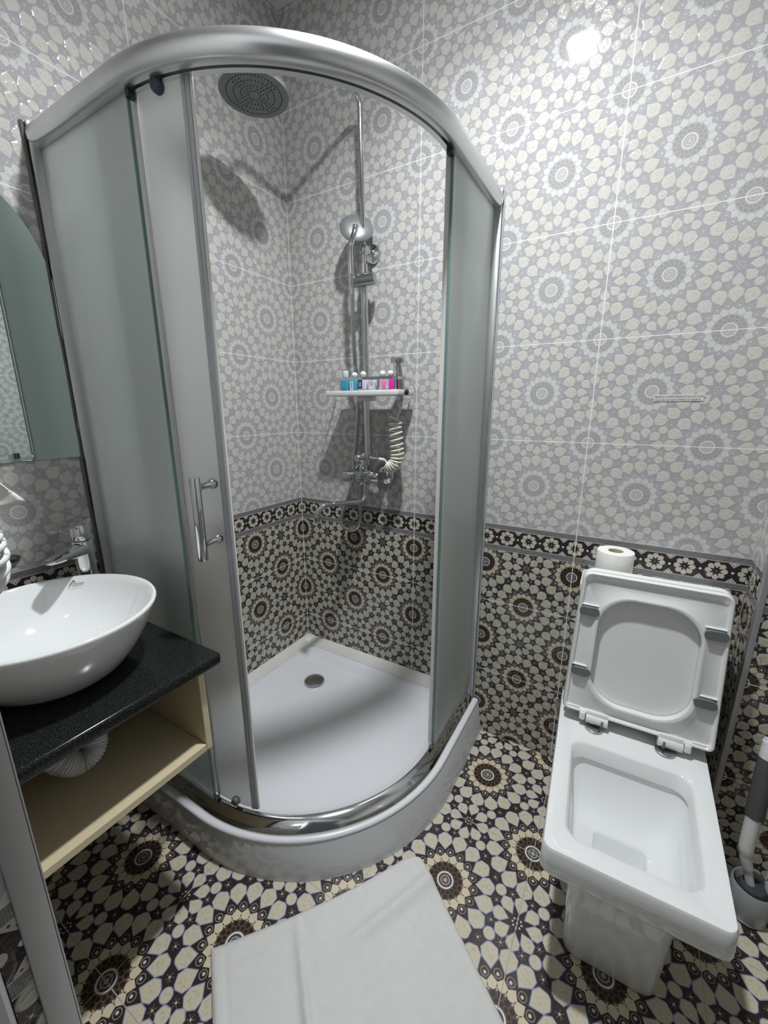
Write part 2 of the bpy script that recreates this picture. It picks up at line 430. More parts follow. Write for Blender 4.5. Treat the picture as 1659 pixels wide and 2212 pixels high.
# ceiling lamp
L = thing('ceiling_lamp', (LAMP[0], LAMP[1], CZ), 'round white spotlight mounted on the ceiling of the bathroom', 'lamp')
MB().lathe([(0.0515, -0.024), (0.056, -0.029), (0.085, -0.022), (0.088, 0.0)], L.location, cap0=False, cap1=True).build('housing', PLAST, L)
MB().lathe([(0.001, -0.027), (0.049, -0.026), (0.051, -0.020), (0.001, -0.019)], L.location).build('diffuser', GLOW, L)
ld = bpy.data.lights.new('reflector_light', 'AREA'); ld.shape = 'DISK'; ld.size = 0.092; ld.energy = LAMP_POWER; ld.spread = R(LAMP_SPREAD)
ld.color = (0.95, 0.985, 1.0)
lo = bpy.data.objects.new('reflector_light', ld); COL.objects.link(lo); lo.parent = L; lo.location = (0, 0, -0.030)

# ------------------------------------------------------------------ shower tray
def qloop(X, Y, r, w, z, na=26, ns=6):
    """closed quarter-round outline, w in from the two walls"""
    P = []
    rc = 0.02
    for i in range(ns+1):                                   # along back wall from the corner outwards
        P.append((w+rc+(X-w-rc)*i/ns, -w))
    for i in range(1, ns): P.append((X, -w-(Y-r-w)*i/ns))
    for i in range(na+1):
        a = pi/2*i/na; P.append((X-r+r*cos(a), -(Y-r)-r*sin(a)))
    for i in range(1, ns): P.append((X-r-(X-r-w)*i/ns, -Y))
    for i in range(ns+1): P.append((w, -Y+(Y-w-rc)*i/ns))
    return [Vector((x, y, z)) for x, y in P]
T = thing('shower_tray', (0.45, -0.45, 0.0), 'white quarter-round shower tray on the floor in the tiled corner', 'shower tray')
s = MB().loft([qloop(0.928, 0.906, 0.565, 0.002, 0.001), qloop(0.925, 0.906, 0.565, 0.002, 0.008), qloop(0.910, 0.907, 0.560, 0.002, 0.126), qloop(0.907, 0.906, 0.558, 0.002, 0.1295)], True, False)
s.build('skirt', SKIRT, T)
s = MB().loft([qloop(0.907, 0.9065, 0.558, 0.002, 0.1295), qloop(0.9085, 0.908, 0.558, 0.002, 0.134), qloop(0.906, 0.906, 0.557, 0.002, 0.1395), qloop(0.900, 0.900, 0.553, 0.002, 0.142),
               qloop(0.845, 0.845, 0.51, 0.055, 0.141), qloop(0.835, 0.835, 0.505, 0.07, 0.136), qloop(0.815, 0.815, 0.49, 0.085, 0.116),
               qloop(0.795, 0.795, 0.47, 0.105, 0.1065), qloop(0.74, 0.74, 0.42, 0.16, 0.1045), qloop(0.45, 0.45, 0.2, 0.2, 0.102)], False, True)
s.build('basin', ACRYL, T, angle=60)
MB().lathe([(0.001, 0.0125), (0.034, 0.0115), (0.044, 0.007), (0.046, 0.0), (0.001, 0.0)], (0.219, -0.217, 0.1045), seg=32).build('drain_cover', CHROMED, T)

# sealing strips between tray and wall
S = thing('sealing_strip', (0.0, 0.0, 0.14), 'white plastic sealing strip along the wall above the shower tray', 'trim strip')
pr = [(0.001, 0.142), (0.001, 0.172), (0.006, 0.176), (0.016, 0.170), (0.034, 0.152), (0.041, 0.1425)]
MB().loft([[(x, -h, z) for h, z in pr] for x in (0.042, 0.843)]).build('strip', PVC, S)
MB().loft([[(h, y, z) for h, z in pr] for y in (-0.042, -0.843)]).build('strip', PVC, S)
k = MB()
k.lathe([(0.001, 0.033), (0.03, 0.031), (0.05, 0.014), (0.056, 0.0015), (0.001, 0.0015)], (0.003, -0.003, 0.1415), seg=28)
k.v = [(max(x, 0.0015), min(y, -0.0015), z) for x, y, z in k.v]
k.build('corner_cap', PVC, S)

# ------------------------------------------------------------------ shower enclosure
def qpath(X, Y, r, n=30, y0=0.0, x0=0.0):
    P = [(X, -y0-(Y-r-y0)*i/8, 1, 0) for i in range(8)]
    P += [(X-r+r*cos(pi/2*i/n), -(Y-r)-r*sin(pi/2*i/n), cos(pi/2*i/n), -sin(pi/2*i/n)) for i in range(n+1)]
    P += [(x0+(X-r-x0)*(1-i/8), -Y, 0, -1) for i in range(1, 9)]
    return P
def sweep(prof, X, Y, r, y0=0.0, x0=0.0):
    return MB().loft([[(x+nx*h, y+ny*h, z) for h, z in prof] for x, y, nx, ny in qpath(X, Y, r, 36, y0, x0)])
E_ = thing('shower_enclosure', (0.45, -0.45, 0.142), 'quarter-round shower cabin of frosted glass in satin aluminium rails', 'shower cabin')
top = [(-0.032, 1.902), (-0.032, 1.945), (-0.004, 1.948), (0.006, 1.945), (0.012, 1.937), (0.014, 1.925), (0.012, 1.912), (0.006, 1.904), (0.0, 1.9015), (-0.012, 1.9015), (-0.012, 1.912), (-0.020, 1.912), (-0.020, 1.902)]
sweep(top, 0.876, 0.876, 0.505, .012, .012).build('top_rail', ALU, E_)
bot = [(-0.030, 0.1425), (-0.030, 0.168), (-0.026, 0.172), (-0.022, 0.172), (-0.010, 0.166), (0.004, 0.158), (0.012, 0.150), (0.013, 0.1425)]
sweep(bot, 0.876, 0.876, 0.510, .012, .012).build('bottom_rail', CHROME, E_)
MB().box(0.846, 0.886, -0.016, -0.0005, 0.1425, 1.952, .003).build('wall_profile', ALU, E_)
MB().box(0.0005, 0.016, -0.886, -0.846, 0.1425, 1.952, .003).build('wall_profile', ALU, E_)
# old grey sealant along the left profile
g = MB()
pts = [(0.003, -0.888-0.003*random.random(), 0.76+1.19*i/24) for i in range(25)]
g.tube(pts, [0.0038+0.0015*random.random() for _ in pts], 8).build('sealant_bead', DARKGLUE, E_)
g = MB()
pts = [(0.889, -0.002, 0.15+1.8*i/24) for i in range(25)]
g.tube(pts, [0.003+0.001*random.random() for _ in pts], 8).build('sealant_bead', SEAL, E_)
p = MB().box(0.8585, 0.8635, -0.354, -0.012, 0.170, 1.905, .0008, 1)
o = etch(p.build('fixed_panel', FROST, E_, smooth=False), lambda c_, n_: n_.x > .5)
MB().box(0.8575, 0.8645, -0.3575, -0.3540, 0.170, 1.905, .0006, 1).build('glass_edge', EDGE, o)
o['label'] = 'narrow frosted pane fixed to the right hand wall'
p = MB().box(0.012, 0.381, -0.8635, -0.8585, 0.170, 1.905, .0008, 1)
o = etch(p.build('fixed_panel', FROST, E_, smooth=False), lambda c_, n_: n_.y < -.5)
MB().box(0.381, 0.3845, -0.8645, -0.8575, 0.170, 1.905, .0006, 1).build('glass_edge', EDGE, o)
def arc_glass(a0, a1, r, t, z0, z1, n=24):
    cx, cy = 0.365, -0.365; loops = []
    for i in range(n+1):
        a = R(a0+(a1-a0)*i/n)
        loops.append([(cx+(r+h)*cos(a), cy+(r+h)*sin(a), z) for h, z in ((0, z0), (t, z0), (t, z1), (0, z1))])
    return MB().loft(loops)
LD = arc_glass(-110, -73.3, 0.478, 0.005, 0.178, 1.908).build('sliding_door', FROSTD, E_)
RADIAL = lambda c_, n_: (n_.x*(c_.x-0.365)+n_.y*(c_.y+0.365)) > .2
etch(LD, RADIAL); LD['label'] = 'left curved sliding door with the bar handle'
RD = arc_glass(31, 4.3, 0.478, 0.005, 0.178, 1.908).build('sliding_door', FROSTD, E_)
etch(RD, RADIAL); RD['label'] = 'right curved sliding door pushed open behind the fixed pane'
sl = arc_glass(-73.3, -72.4, 0.474, 0.012, 0.178, 1.908, 3); sl.build('magnetic_seal', SEAL, LD)
sl = arc_glass(-72.35, -71.3, 0.475, 0.010, 0.178, 1.908, 3); sl.build('magnetic_seal', SEAL, LD)
sl = arc_glass(-71.25, -70.8, 0.477, 0.006, 0.178, 1.908, 3); sl.build('magnetic_seal', PVC, LD)
sl = arc_glass(-87.9, -87.2, 0.479, 0.006, 0.178, 1.908, 3); sl.build('edge_seal', PVC, LD)
sl = arc_glass(4.3, 2.5, 0.474, 0.012, 0.178, 1.908, 4); sl.build('magnetic_seal', PVC, RD)
# handle
cx, cy = 0.365, -0.365
def cyl(a, r, z): return (cx+r*cos(R(a)), cy+r*sin(R(a)), z)
H = MB()
n_ = Vector(cyl(-75.6, 1, 0))-Vector((cx, cy, 0))
H.lathe([(0.0105, 0.0), (0.0115, 0.002), (0.0115, 0.192), (0.0105, 0.194)], cyl(-76.2, 0.537, 0.957), seg=24)
hb = H.build('handle', CHROME, LD)
for z in (0.996, 1.130):
    MB().lathe([(0.013, 0.0), (0.013, 0.007), (0.0105, 0.012), (0.0085, 0.016), (0.0082, 0.05)], cyl(-75.6, 0.484, z), n_, 24).build('handle_post', CHROME, LD)
for a, z in ((-79.0, 1.893), (-79.0, 0.196)):
    MB().lathe([(0.010, 0.0), (0.0125, 0.003), (0.0125, 0.012), (0.010, 0.016)], cyl(a, 0.484, z), Vector(cyl(a, 1, 0))-Vector((cx, cy, 0)), 20).build('roller', DARKBLUE if z > 1 else GREYPL, LD)
MB().box(0.384, 0.396, -0.868, -0.852, 1.888, 1.902, .002).build('door_stop', BLACK, E_)
MB().box(0.852, 0.868, -0.376, -0.358, 1.888, 1.902, .002).build('door_stop', BLACK, E_)
MB().box(0.386, 0.395, -0.866, -0.852, 0.174, 0.184, .002).build('door_stop', GREYPL, E_)
MB().box(0.853, 0.866, -0.370, -0.359, 0.174, 0.186, .002).build('door_stop', GREYPL, E_)

# ------------------------------------------------------------------ shower column
C = thing('shower_column', (0.41, -0.06, 1.03), 'chrome shower column with round rain head on the tiled shower wall', 'shower set')
RB = Vector((0.4185, -0.06, 1.12)); RT = Vector((0.398, -0.06, 2.325))
def riser(z): return RB+(RT-RB)*((z-RB.z)/(RT.z-RB.z))
b_ = MB().tube([riser(1.12), riser(1.50), riser(1.80)], 0.0125, 18); b_.build('lower_pipe', CHROME, C)
b_ = MB().tube(bend_path([riser(1.79), RT, (0.252, -0.372, 2.292), (0.246, -0.384, 2.225)], 0.055, 10), 0.0092, 18)
b_.lathe([(0.0145, 0), (0.0145, 0.03)], riser(1.775), seg=18)
b_.build('upper_pipe', CHROME, C)
hd = MB().lathe([(0.020, 0.046), (0.018, 0.03), (0.026, 0.022), (0.094, 0.019), (0.099, 0.016), (0.1, 0.004), (0.098, 0.0)], (0.245, -0.385, 2.188), seg=56, cap1=False)
rh = hd.build('rain_head', CHROME, C)
MB().lathe([(0.099, 0.0012), (0.098, -0.0005), (0.001, -0.0012)], (0.245, -0.385, 2.188), seg=56, cap0=False).build('spray_face', plain('grey_silicone_face', (.19, .215, .21), 0.45), rh)
nz = MB()
for rr, n in ((0.018, 12), (0.038, 24), (0.058, 36), (0.078, 52)):
    for i in range(n):
        a = 2*pi*i/n
        nz.lathe([(0.0017, 0.0), (0.0015, -0.0018), (0.0004, -0.0022)], (0.245+rr*cos(a), -0.385+rr*sin(a), 2.187), seg=6, cap0=False)
for i in range(-3, 4):
    for rr in (0.028, 0.048, 0.068):
        for sgn in (0, pi/2, pi, 3*pi/2):
            a = sgn+i*0.004/rr
            if i in (-3, 0, 3): nz.lathe([(0.0017, 0.0), (0.0015, -0.0018), (0.0004, -0.0022)], (0.245+rr*cos(a), -0.385+rr*sin(a), 2.187), seg=6, cap0=False)
nz.build('nozzles', BLACK, rh, kind='stuff')
fl = MB().lathe([(0.034, 0.0), (0.034, 0.004), (0.030, 0.012), (0.016, 0.016), (0.011, 0.02), (0.011, 0.05), (0.016, 0.052), (0.016, 0.070), (0.013, 0.072)], (0.412, -0.0005, 1.852), (0, -1, 0), 30)
fl.build('wall_flange', CHROME, C)
sld = MB().lathe([(0.0185, 0.0), (0.0205, 0.002), (0.0205, 0.054), (0.019, 0.055), (0.019, 0.057), (0.0205, 0.058), (0.0205, 0.088), (0.018, 0.09)], (0.458, -0.064, 1.752), (-1, -0.22, -0.05), 28)
so = sld.build('sliding_holder', CHROMED, C)
MB().lathe([(0.005, 0), (0.005, 0.012)], (0.437, -0.06, 1.772), (0, 0, 1), 12).build('clamp_knob', DARKBLUE, so)
# mixer
mx = MB().lathe([(0.020, 0.0), (0.022, 0.003), (0.022, 0.04), (0.0290, 0.045), (0.0290, 0.105), (0.022, 0.11), (0.022, 0.142), (0.020, 0.145)], (0.333, -0.072, 1.037), (1, 0, 0), 28)
mx.lathe([(0.016, 0.0), (0.016, 0.062)], (0.405, -0.072, 1.025), (0, 0, 1), 20)
mx.lathe([(0.0195, 0.0), (0.0195, 0.03), (0.014, 0.035), (0.014, 0.045)], (0.410, -0.066, 1.085), (0, 0, 1), 24)
mx.lathe([(0.015, 0.0), (0.015, 0.02), (0.012, 0.024)], (0.405, -0.072, 1.002), (0, 0, 1), 20)
mxo = mx.build('mixer_body', CHROME, C)
for x in (0.345, 0.468):
    MB().lathe([(0.041, 0.0), (0.041, 0.003), (0.033, 0.016), (0.018, 0.022), (0.0165, 0.026), (0.0165, 0.066)], (x, -0.0005, 1.035), (0, -1, 0), 30).build('wall_flange', CHROME, C)
hh = MB().lathe([(0.0245, 0.0), (0.0245, 0.018), (0.023, 0.02)], (0.400, -0.094, 1.040), (-0.25, -1, 0), 26)
hh.box(-0.029, 0.029, -0.066, 0.012, -0.021, 0.017, .008, 3, Matrix.Translation((0.404, -0.112, 1.052)) @ Matrix.Rotation(R(-8), 4, 'Z') @ Matrix.Rotation(R(4), 4, 'X'))
hh.tube(bend_path([(0.386, -0.135, 1.036), (0.392, -0.138, 0.960), (0.414, -0.138, 0.960), (0.420, -0.135, 1.036)], .010, 5), .0028, 10)
hh.build('mixer_handle', CHROMED, C)
MB().lathe([(0.0235, 0.0), (0.0235, 0.004)], (0.4035, -0.093, 1.040), (-0.25, -1, 0), 26).build('cartridge_ring', BLACK, C)
dv = MB().lathe([(0.013, 0.0), (0.017, 0.004), (0.017, 0.028), (0.014, 0.034)], (0.408, -0.078, 1.112), (-0.35, -1, -0.05), 20)
dv.build('diverter_knob', CHROMED, C)
sp = MB().tube(bend_path([(0.420, -0.078, 1.006), (0.418, -0.080, 0.936), (0.331, -0.262, 0.942), (0.323, -0.277, 0.882)], 0.034, 10), 0.0095, 18)
sp.lathe([(0.0115, 0.0), (0.0115, 0.02)], (0.3235, -0.2745, 0.880), (0, 0, 1), 18)
sp.build('bath_spout', CHROME, C)

# hand shower with its hose
HS = thing('hand_shower', (0.380, -0.10, 1.70), 'chrome hand shower hanging in the slider of the shower column', 'hand shower')
hp = MB().tube(smooth_path([(0.381, -0.099, 1.700), (0.380, -0.100, 1.76), (0.379, -0.101, 1.82), (0.380, -0.098, 1.862), (0.388, -0.090, 1.895), (0.389, -0.080, 1.922)], 8), [0.010]*8+[0.0105]*16+[0.0115]*16+[0.013], 16)
hp.build('grip', CHROME, HS)
nv = Vector((-0.50, 0.62, -0.45))
hp = MB().lathe([(0.013, -0.018), (0.038, -0.013), (0.057, -0.006), (0.061, 0.0), (0.060, 0.005), (0.054, 0.007), (0.001, 0.0075)], (0.381, -0.064, 1.924), nv, 36)
hp.build('spray_head', plain('matte_grey_metal', (.34, .355, .36), .42, metal=.7), HS)
hose = smooth_path([(0.381, -0.099, 1.702), (0.380, -0.094, 1.60), (0.374, -0.078, 1.48), (0.362, -0.040, 1.36), (0.345, -0.028, 1.22), (0.330, -0.030, 1.10), (0.320, -0.040, 0.99), (0.300, -0.062, 0.90),
                    (0.290, -0.075, 0.845), (0.302, -0.080, 0.812), (0.338, -0.080, 0.800), (0.372, -0.078, 0.818), (0.386, -0.075, 0.86), (0.386, -0.07, 0.93), (0.392, -0.070, 1.004)], 22)
hp = MB().tube(hose, [0.0080+0.0006*(i % 2) for i in range(len(hose))], 12)
hp.build('hose', CHROMED, HS)

# shelf on the column
SH = thing('shower_shelf', (0.44, -0.09, 1.345), 'white shower shelf with steel guard rail clamped to the column', 'shelf')
MB().box(0.283, 0.602, -0.150, -0.032, 1.346, 1.365, .003).build('shelf_board', PLAST, SH)
gr = MB()
rail = bend_path([(0.262, -0.040, 1.407), (0.298, -0.146, 1.407), (0.590, -0.146, 1.405), (0.594, -0.040, 1.405)], .012, 6)
loops = []
for i, p_ in enumerate(rail):
    t_ = (rail[min(i+1, len(rail)-1)]-rail[max(i-1, 0)]).normalized(); nn = Vector((t_.y, -t_.x, 0)).normalized()
    loops.append([p_+nn*a_+Vector((0, 0, z_)) for a_, z_ in ((-.0015, -.005), (.0015, -.005), (.0015, .005), (-.0015, .005))])
gr.loft(loops); gr.build('guard_rail', CHROME, SH)
for x in (0.349, 0.518, 0.585):
    MB().box(x-.004, x+.004, -0.1450, -0.1420, 1.364, 1.404, .0008, 1).build('rail_post', CHROME, SH)
MB().box(0.385, 0.445, -0.085, -0.040, 1.328, 1.347, .004).build('pipe_clamp', PLAST, SH)
MB().lathe([(0.006, 0), (0.0095, 0.004), (0.0095, 0.010), (0.006, 0.013)], (0.602, -0.098, 1.357), (1, 0, 0), 8).build('screw_knob', BLACK, SH)
MB().box(0.560, 0.600, -0.104, -0.060, 1.350, 1.371, .004).build('sprayer_socket', CHROMED, SH)

# bottles on the shelf
def bottle(x, y, h, r, body, label_txt, name='toiletry_bottle', cap='ball', lab=None, flat=0.8, capm=None):
    B = thing(name, (x, y, 1.3655), label_txt, 'bottle', 0, 'toiletry bottles on the shower shelf')
    bo = MB().loft([rrect(x, y, rx, rx*flat, rx*.35, 1.3656+z) for rx, z in ((r*.93, 0), (r, .002), (r, h*.86), (r*.86, h*.95), (r*.45, h), (r*.42, h+.003))])
    bo.build('bottle_body', body, B)
    z = 1.3656+h+.003
    if cap == 'ball':
        MB().lathe([(0.0055, -.002), (0.006, .002), (0.0095, .006), (0.0115, .012), (0.0105, .018), (0.006, .0225), (0.0005, .0235)], (x, y, z), seg=22).build('cap', capm or PLAST, B)
    elif cap == 'tall':
        MB().lathe([(0.0105, -.001), (0.011, .001), (0.011, .020), (0.0095, .0225), (0.0005, .023)], (x, y, z), seg=22).build('cap', capm or PLAST, B)
    else:
        MB().lathe([(0.008, -.001), (0.008, .008), (0.0005, .009)], (x, y, z), seg=22).build('cap', capm or PLAST, B)
    if lab:
        lm, dx, wd, z0, z1 = lab
        o_ = MB().box(x+dx-wd/2, x+dx+wd/2, y-r*flat-.0007, y-r*flat+.0002, 1.3656+z0, 1.3656+z1, .0002, 1).build('paper_label', lm, B)
        return B, o_
    return B, None
BLUE = liquid('blue_shampoo', (.05, .34, .52)); TEAL = liquid('teal_gel', (.04, .36, .46)); PINK = liquid('pink_gel', (.72, .20, .50)); MAG = liquid('magenta_gel', (.78, .03, .36))
CLEAR = liquid('pale_lotion', (.62, .62, .72)); GREYB = liquid('greyish_lotion', (.52, .50, .52)); NAVY = liquid('navy_label', (.025, .03, .17)); PALEL = liquid('pale_label', (.62, .66, .72)); PINKL = liquid('pink_label', (.76, .52, .66))
TRC = plain('translucent_cap', (.60, .68, .69), 0.2)
bottle(0.355, -0.112, 0.047, 0.0170, BLUE, 'bright blue bottle with a tall pale cap, leftmost on the shower shelf', cap='tall', capm=TRC)
def lines(lab_o, x, y, z, w_, n, ink):
    for i in range(n):
        MB().box(x-w_/2, x+w_/2, y-.0006, y-.0001, z-i*.0042-.0009, z-i*.0042+.0009).build('print_line', ink, lab_o, smooth=False)
B, l = bottle(0.394, -0.110, 0.040, 0.0165, TEAL, 'teal bottle with white ball cap beside the bright blue one', lab=(PALEL, -.006, .016, .002, .034))
lines(l, 0.389, -0.110-.0139, 1.3656+.027, .004, 5, INK)
B, l = bottle(0.434, -0.112, 0.042, 0.0185, CLEAR, 'clear bottle with white ball cap and a navy blue label', lab=(NAVY, -.005, .019, .006, .037))
lines(l, 0.429, -0.112-.0155, 1.3656+.028, .010, 4, PALEL)
B, l = bottle(0.474, -0.108, 0.036, 0.0165, GREYB, 'grey transparent bottle with pale label, without a ball cap', cap='flat', lab=(PALEL, 0.001, .024, .003, .033))
lines(l, 0.475, -0.108-.0139, 1.3656+.026, .012, 3, GREYB)
B, l = bottle(0.516, -0.110, 0.040, 0.0175, PINK, 'pink bottle with a pale pink label and ball cap', lab=(PINKL, -.003, .019, .002, .036))
lines(l, 0.518, -0.110-.0147, 1.3656+.028, .004, 5, GREYB)
B, l = bottle(0.551, -0.113, 0.040, 0.0165, MAG, 'magenta bottle at the right end of the shower shelf', lab=(PINKL, -.007, .014, .002, .036))
lines(l, 0.545, -0.113-.0139, 1.3656+.028, .004, 5, GREYB)

# bidet sprayer with coiled hose
BS = thing('bidet_sprayer', (0.572, -0.082, 1.36), 'grey hand sprayer with a white coiled hose at the end of the shelf', 'sprayer')
q = MB().tube([(0.575, -0.082, 1.33), (0.573, -0.082, 1.38), (0.569, -0.083, 1.43), (0.566, -0.085, 1.455)], [0.013, 0.015, 0.012, 0.010], 18)
q.box(-0.016, 0.016, -0.022, 0.018, -0.010, 0.012, .006, 3, Matrix.Translation((0.566, -0.088, 1.466)) @ Matrix.Rotation(R(-20), 4, 'Z'))
q.build('spray_gun', CHROMED, BS)
MB().box(0.5545, 0.5575, -0.106, -0.099, 1.415, 1.452, .001).build('trigger', plain('pale_grey_trigger', (.5, .53, .55), .3), BS)
MB().lathe([(0.008, 0), (0.008, .024), (0.0075, .025)], (0.576, -0.082, 1.307), seg=18).build('hose_nut', PLAST, BS)
core = smooth_path([(0.576, -0.082, 1.308), (0.572, -0.082, 1.285), (0.556, -0.080, 1.262), (0.552, -0.080, 1.235), (0.557, -0.080, 1.20), (0.561, -0.080, 1.16), (0.563, -0.080, 1.125), (0.556, -0.082, 1.098), (0.538, -0.085, 1.085), (0.521, -0.085, 1.089)], 40)
def coil(core, r0, turns_start, turns_end, r, turns, power=1.0):
    n = len(core); out = []
    T0 = (core[1]-core[0]).normalized(); nrm = T0.cross(Vector((0, 1, 0))).normalized()
    for i, p_ in enumerate(core):
        t_ = (core[min(i+1, n-1)]-core[max(i-1, 0)]).normalized(); nrm = (nrm-t_*nrm.dot(t_)).normalized(); bi = t_.cross(nrm)
        u_ = i/(n-1); k_ = max(0.0, min(1.0, (u_-turns_start)/0.06))*max(0.0, min(1.0, (turns_end-u_)/0.03))
        ph_ = 2*pi*turns*max(0.0, (u_-turns_start)/(turns_end-turns_start))**power
        out.append(p_+(nrm*cos(ph_)+bi*sin(ph_))*r0*k_)
    return MB().tube(out, r, 10)
coil(core, 0.0225, 0.16, 0.99, 0.0036, 15, 1.35).build('coiled_hose', IVORY, BS)
q = MB().tube([(0.521, -0.085, 1.089), (0.512, -0.078, 1.104), (0.500, -0.073, 1.107)], 0.003, 10); q.build('hose_end', IVORY, BS)
q = MB().lathe([(0.0065, 0), (0.0065, .022)], (0.502, -0.0725, 1.107), (-1, .1, .05), 18); q.build('hose_nut', PLAST, BS)
q = MB().lathe([(0.0075, 0), (0.009, .002), (0.009, .014), (0.007, .016), (0.007, .05)], (0.480, -0.070, 1.108), (-1, .06, .05), 18); q.build('outlet_nut', CHROME, BS)

# ------------------------------------------------------------------ vanity: counter, cabinet, basin, faucet
VT = 0.75; VX = 0.556; VY = -0.911
K = MB().box(0.001, VX, -1.3655, VY, VT-0.030, VT, .008, 4)
tag(K.build('vanity_counter', GRANITE), 'black granite vanity counter under the white wash basin', 'counter')
CB = thing('vanity_cabinet', (0.27, -1.15, 0.50), 'open pale wood vanity cabinet hanging under the black counter', 'cabinet')
MB().box(0.001, 0.535, -0.962, -0.946, 0.506, VT-0.0305, .0012, 1).build('side_panel', BIRCH, CB, smooth=False)
MB().box(0.001, 0.535, -1.3655, -1.3495, 0.506, VT-0.0305, .0012, 1).build('side_panel', BIRCH, CB, smooth=False)
MB().box(0.001, 0.535, -1.3490, -0.9625, 0.506, 0.524, .0012, 1).build('bottom_panel', BIRCH, CB, smooth=False)
MB().box(0.001, 0.012, -1.3490, -0.9625, 0.5245, VT-0.0305).build('back_panel', BIRCH, CB, smooth=False)
WP = MB()
wp = smooth_path([(0.345, -1.137, 0.712), (0.346, -1.137, 0.705), (0.368, -1.135, 0.685), (0.406, -1.132, 0.645), (0.420, -1.141, 0.607), (0.420, -1.165, 0.594), (0.415, -1.190, 0.608), (0.385, -1.212, 0.64), (0.25, -1.225, 0.665), (0.02, -1.225, 0.665)], 26)
WP.tube(wp, [0.0235+0.0022*sin(i*1.9) for i in range(len(wp))], 20)
tag(WP.build('waste_pipe', plain('white_corrugated_plastic', (.62, .62, .63), .45)), 'white corrugated drain pipe curling under the counter', 'pipe')

BX, BY, BRX, BRY = 0.325, -1.137, 0.200, 0.196
BA = thing('wash_basin', (BX, BY, VT), 'round white vessel basin standing on the black granite counter', 'basin')
prof = [(0.098, .0005), (0.108, .003), (0.130, .020), (0.157, .055), (0.180, .095), (0.194, .128), (0.1985, .138), (0.2, .143), (0.198, .1465), (0.194, .147), (0.190, .144), (0.183, .130), (0.166, .092), (0.140, .056), (0.105, .030), (0.060, .019), (0.022, .016)]
MB().lathe(prof, (BX, BY, VT), sx=1, sy=BRY/BRX, seg=72).build('bowl', WHITE, BA, angle=80)
MB().lathe([(0.024, 0.0), (0.024, .002), (0.020, .0045), (0.001, .005)], (BX, BY, VT+.0160), seg=28).build('drain_plug', CHROME, BA)
# maker's mark printed inside the rim
pm = Vector((0.178, -1.040, VT+0.128))
nrm_ = (Vector((BX, BY, VT+.30))-pm).normalized()
ex = Vector((0, 0, 1)).cross(nrm_).normalized(); ex = Vector((0.45, 0.72, 0.02)); ex = (ex-nrm_*nrm_.dot(ex)).normalized(); ey = nrm_.cross(ex)

# faucet
fx, fy = 0.150, -0.985
FA = thing('basin_faucet', (fx, fy, VT), 'tall chrome basin faucet behind the white wash basin', 'faucet')
MB().lathe([(0.027, 0.0), (0.027, .004), (0.0220, .008), (0.0220, .19), (0.0220, .224), (0.0205, .226)], (fx, fy, VT+.0005), seg=30).build('body', CHROME, FA)
MB().lathe([(0.0205, 0.0), (0.021, .002), (0.021, .036), (0.018, .040)], (fx, fy, VT+.2295), seg=30).build('handle_base', CHROME, FA)
FR = Matrix.Translation((fx, fy, VT)) @ Matrix.Rotation(R(35), 4, 'Z')     # turned towards the middle of the basin
lv = MB(); rows = []
for yy, hw, zt, th in ((0.028, .012, .281, .009), (0.006, .020, .2815, .012), (-0.03, .0195, .281, .009), (-0.06, .018, .2795, .007), (-0.082, .014, .278, .006), (-0.090, .007, .277, .004)):
    rows.append([FR @ Vector((hw*sx_, yy, zt+(0 if up else -th))) for sx_, up in ((-1, 1), (-.5, 1), (.5, 1), (1, 1), (1, 0), (-1, 0))])
lv.loft(rows).build('lever', CHROME, FA)
so_ = MB(); rows = []
for yy, hw, zt, th in ((-0.006, .020, .206, .040), (-0.04, .0205, .207, .032), (-0.08, .020, .209, .023), (-0.108, .018, .210, .016), (-0.118, .013, .210, .011)):
    rows.append([FR @ Vector((hw*cos(2*pi*i/16), yy, zt+th/2*sin(2*pi*i/16))) for i in range(16)])
so_.loft(rows).build('spout', CHROME, FA)

# mark on the basin
lm_ = frame_matrix(pm+nrm_*0.0012, ex, ey)
mk = MB()
def stroke(a, b2, wd):
    a = Vector((*a, 0)); b2 = Vector((*b2, 0)); dd = (b2-a).normalized(); nn = Vector((-dd.y, dd.x, 0))*wd/2
    mk.add([lm_ @ v for v in (a-nn, b2-nn, b2+nn, a+nn)], [(0, 1, 2, 3)])
stroke((0, 0), (.0085, .014), .0016); stroke((.0082, .0145), (.012, .0085), .0016)
mo = mk.build('printed_mark', INK, BA, smooth=False)
text_mesh('Adamant', .0062, 'printed_name', INK, BA, lm_ @ Matrix.Translation((.0062, .0022, 0)), .0001, .024)
text_mesh('ceramic', .0036, 'printed_line', INK, BA, lm_ @ Matrix.Translation((.0072, -.0025, 0)), .0001, .020)

# mirror
mb = MB(); yc, rx_, rz_, z0, z1 = -1.12, 0.235, 0.255, 1.171, 1.588
pts = [(yc+rx_, z0), (yc+rx_, z1)]+[(yc+rx_*cos(pi*i/40), z1+rz_*sin(pi*i/40)) for i in range(1, 40)]+[(yc-rx_, z1), (yc-rx_, z0)]
mb.loft([[(x, y, z) for y, z in pts] for x in (0.0005, 0.006)])
mo = mb.build('wall_mirror', [MIRROR], smooth=False)
tag(mo, 'arched frameless mirror on the left wall above the basin', 'mirror')
MB().box(0.0062, 0.0066, -1.037, -1.032, 1.178, 1.192).box(0.0062, 0.0066, -1.031, -1.025, 1.178, 1.192).build('printed_mark', INK, mo, smooth=False)
pl_ = MB().lathe([(0.018, 0), (0.018, .003), (0.012, .010), (0.001, .011)], (0.0005, -1.088, 0.930), (1, 0, 0), 28, sx=.6, sy=1.2)
tag(pl_.build('wall_plate', plain('dull_bronze_metal', (.22, .21, .18), .3, metal=1.0)), 'small dull metal plate on the left wall just above the border', 'wall plate')

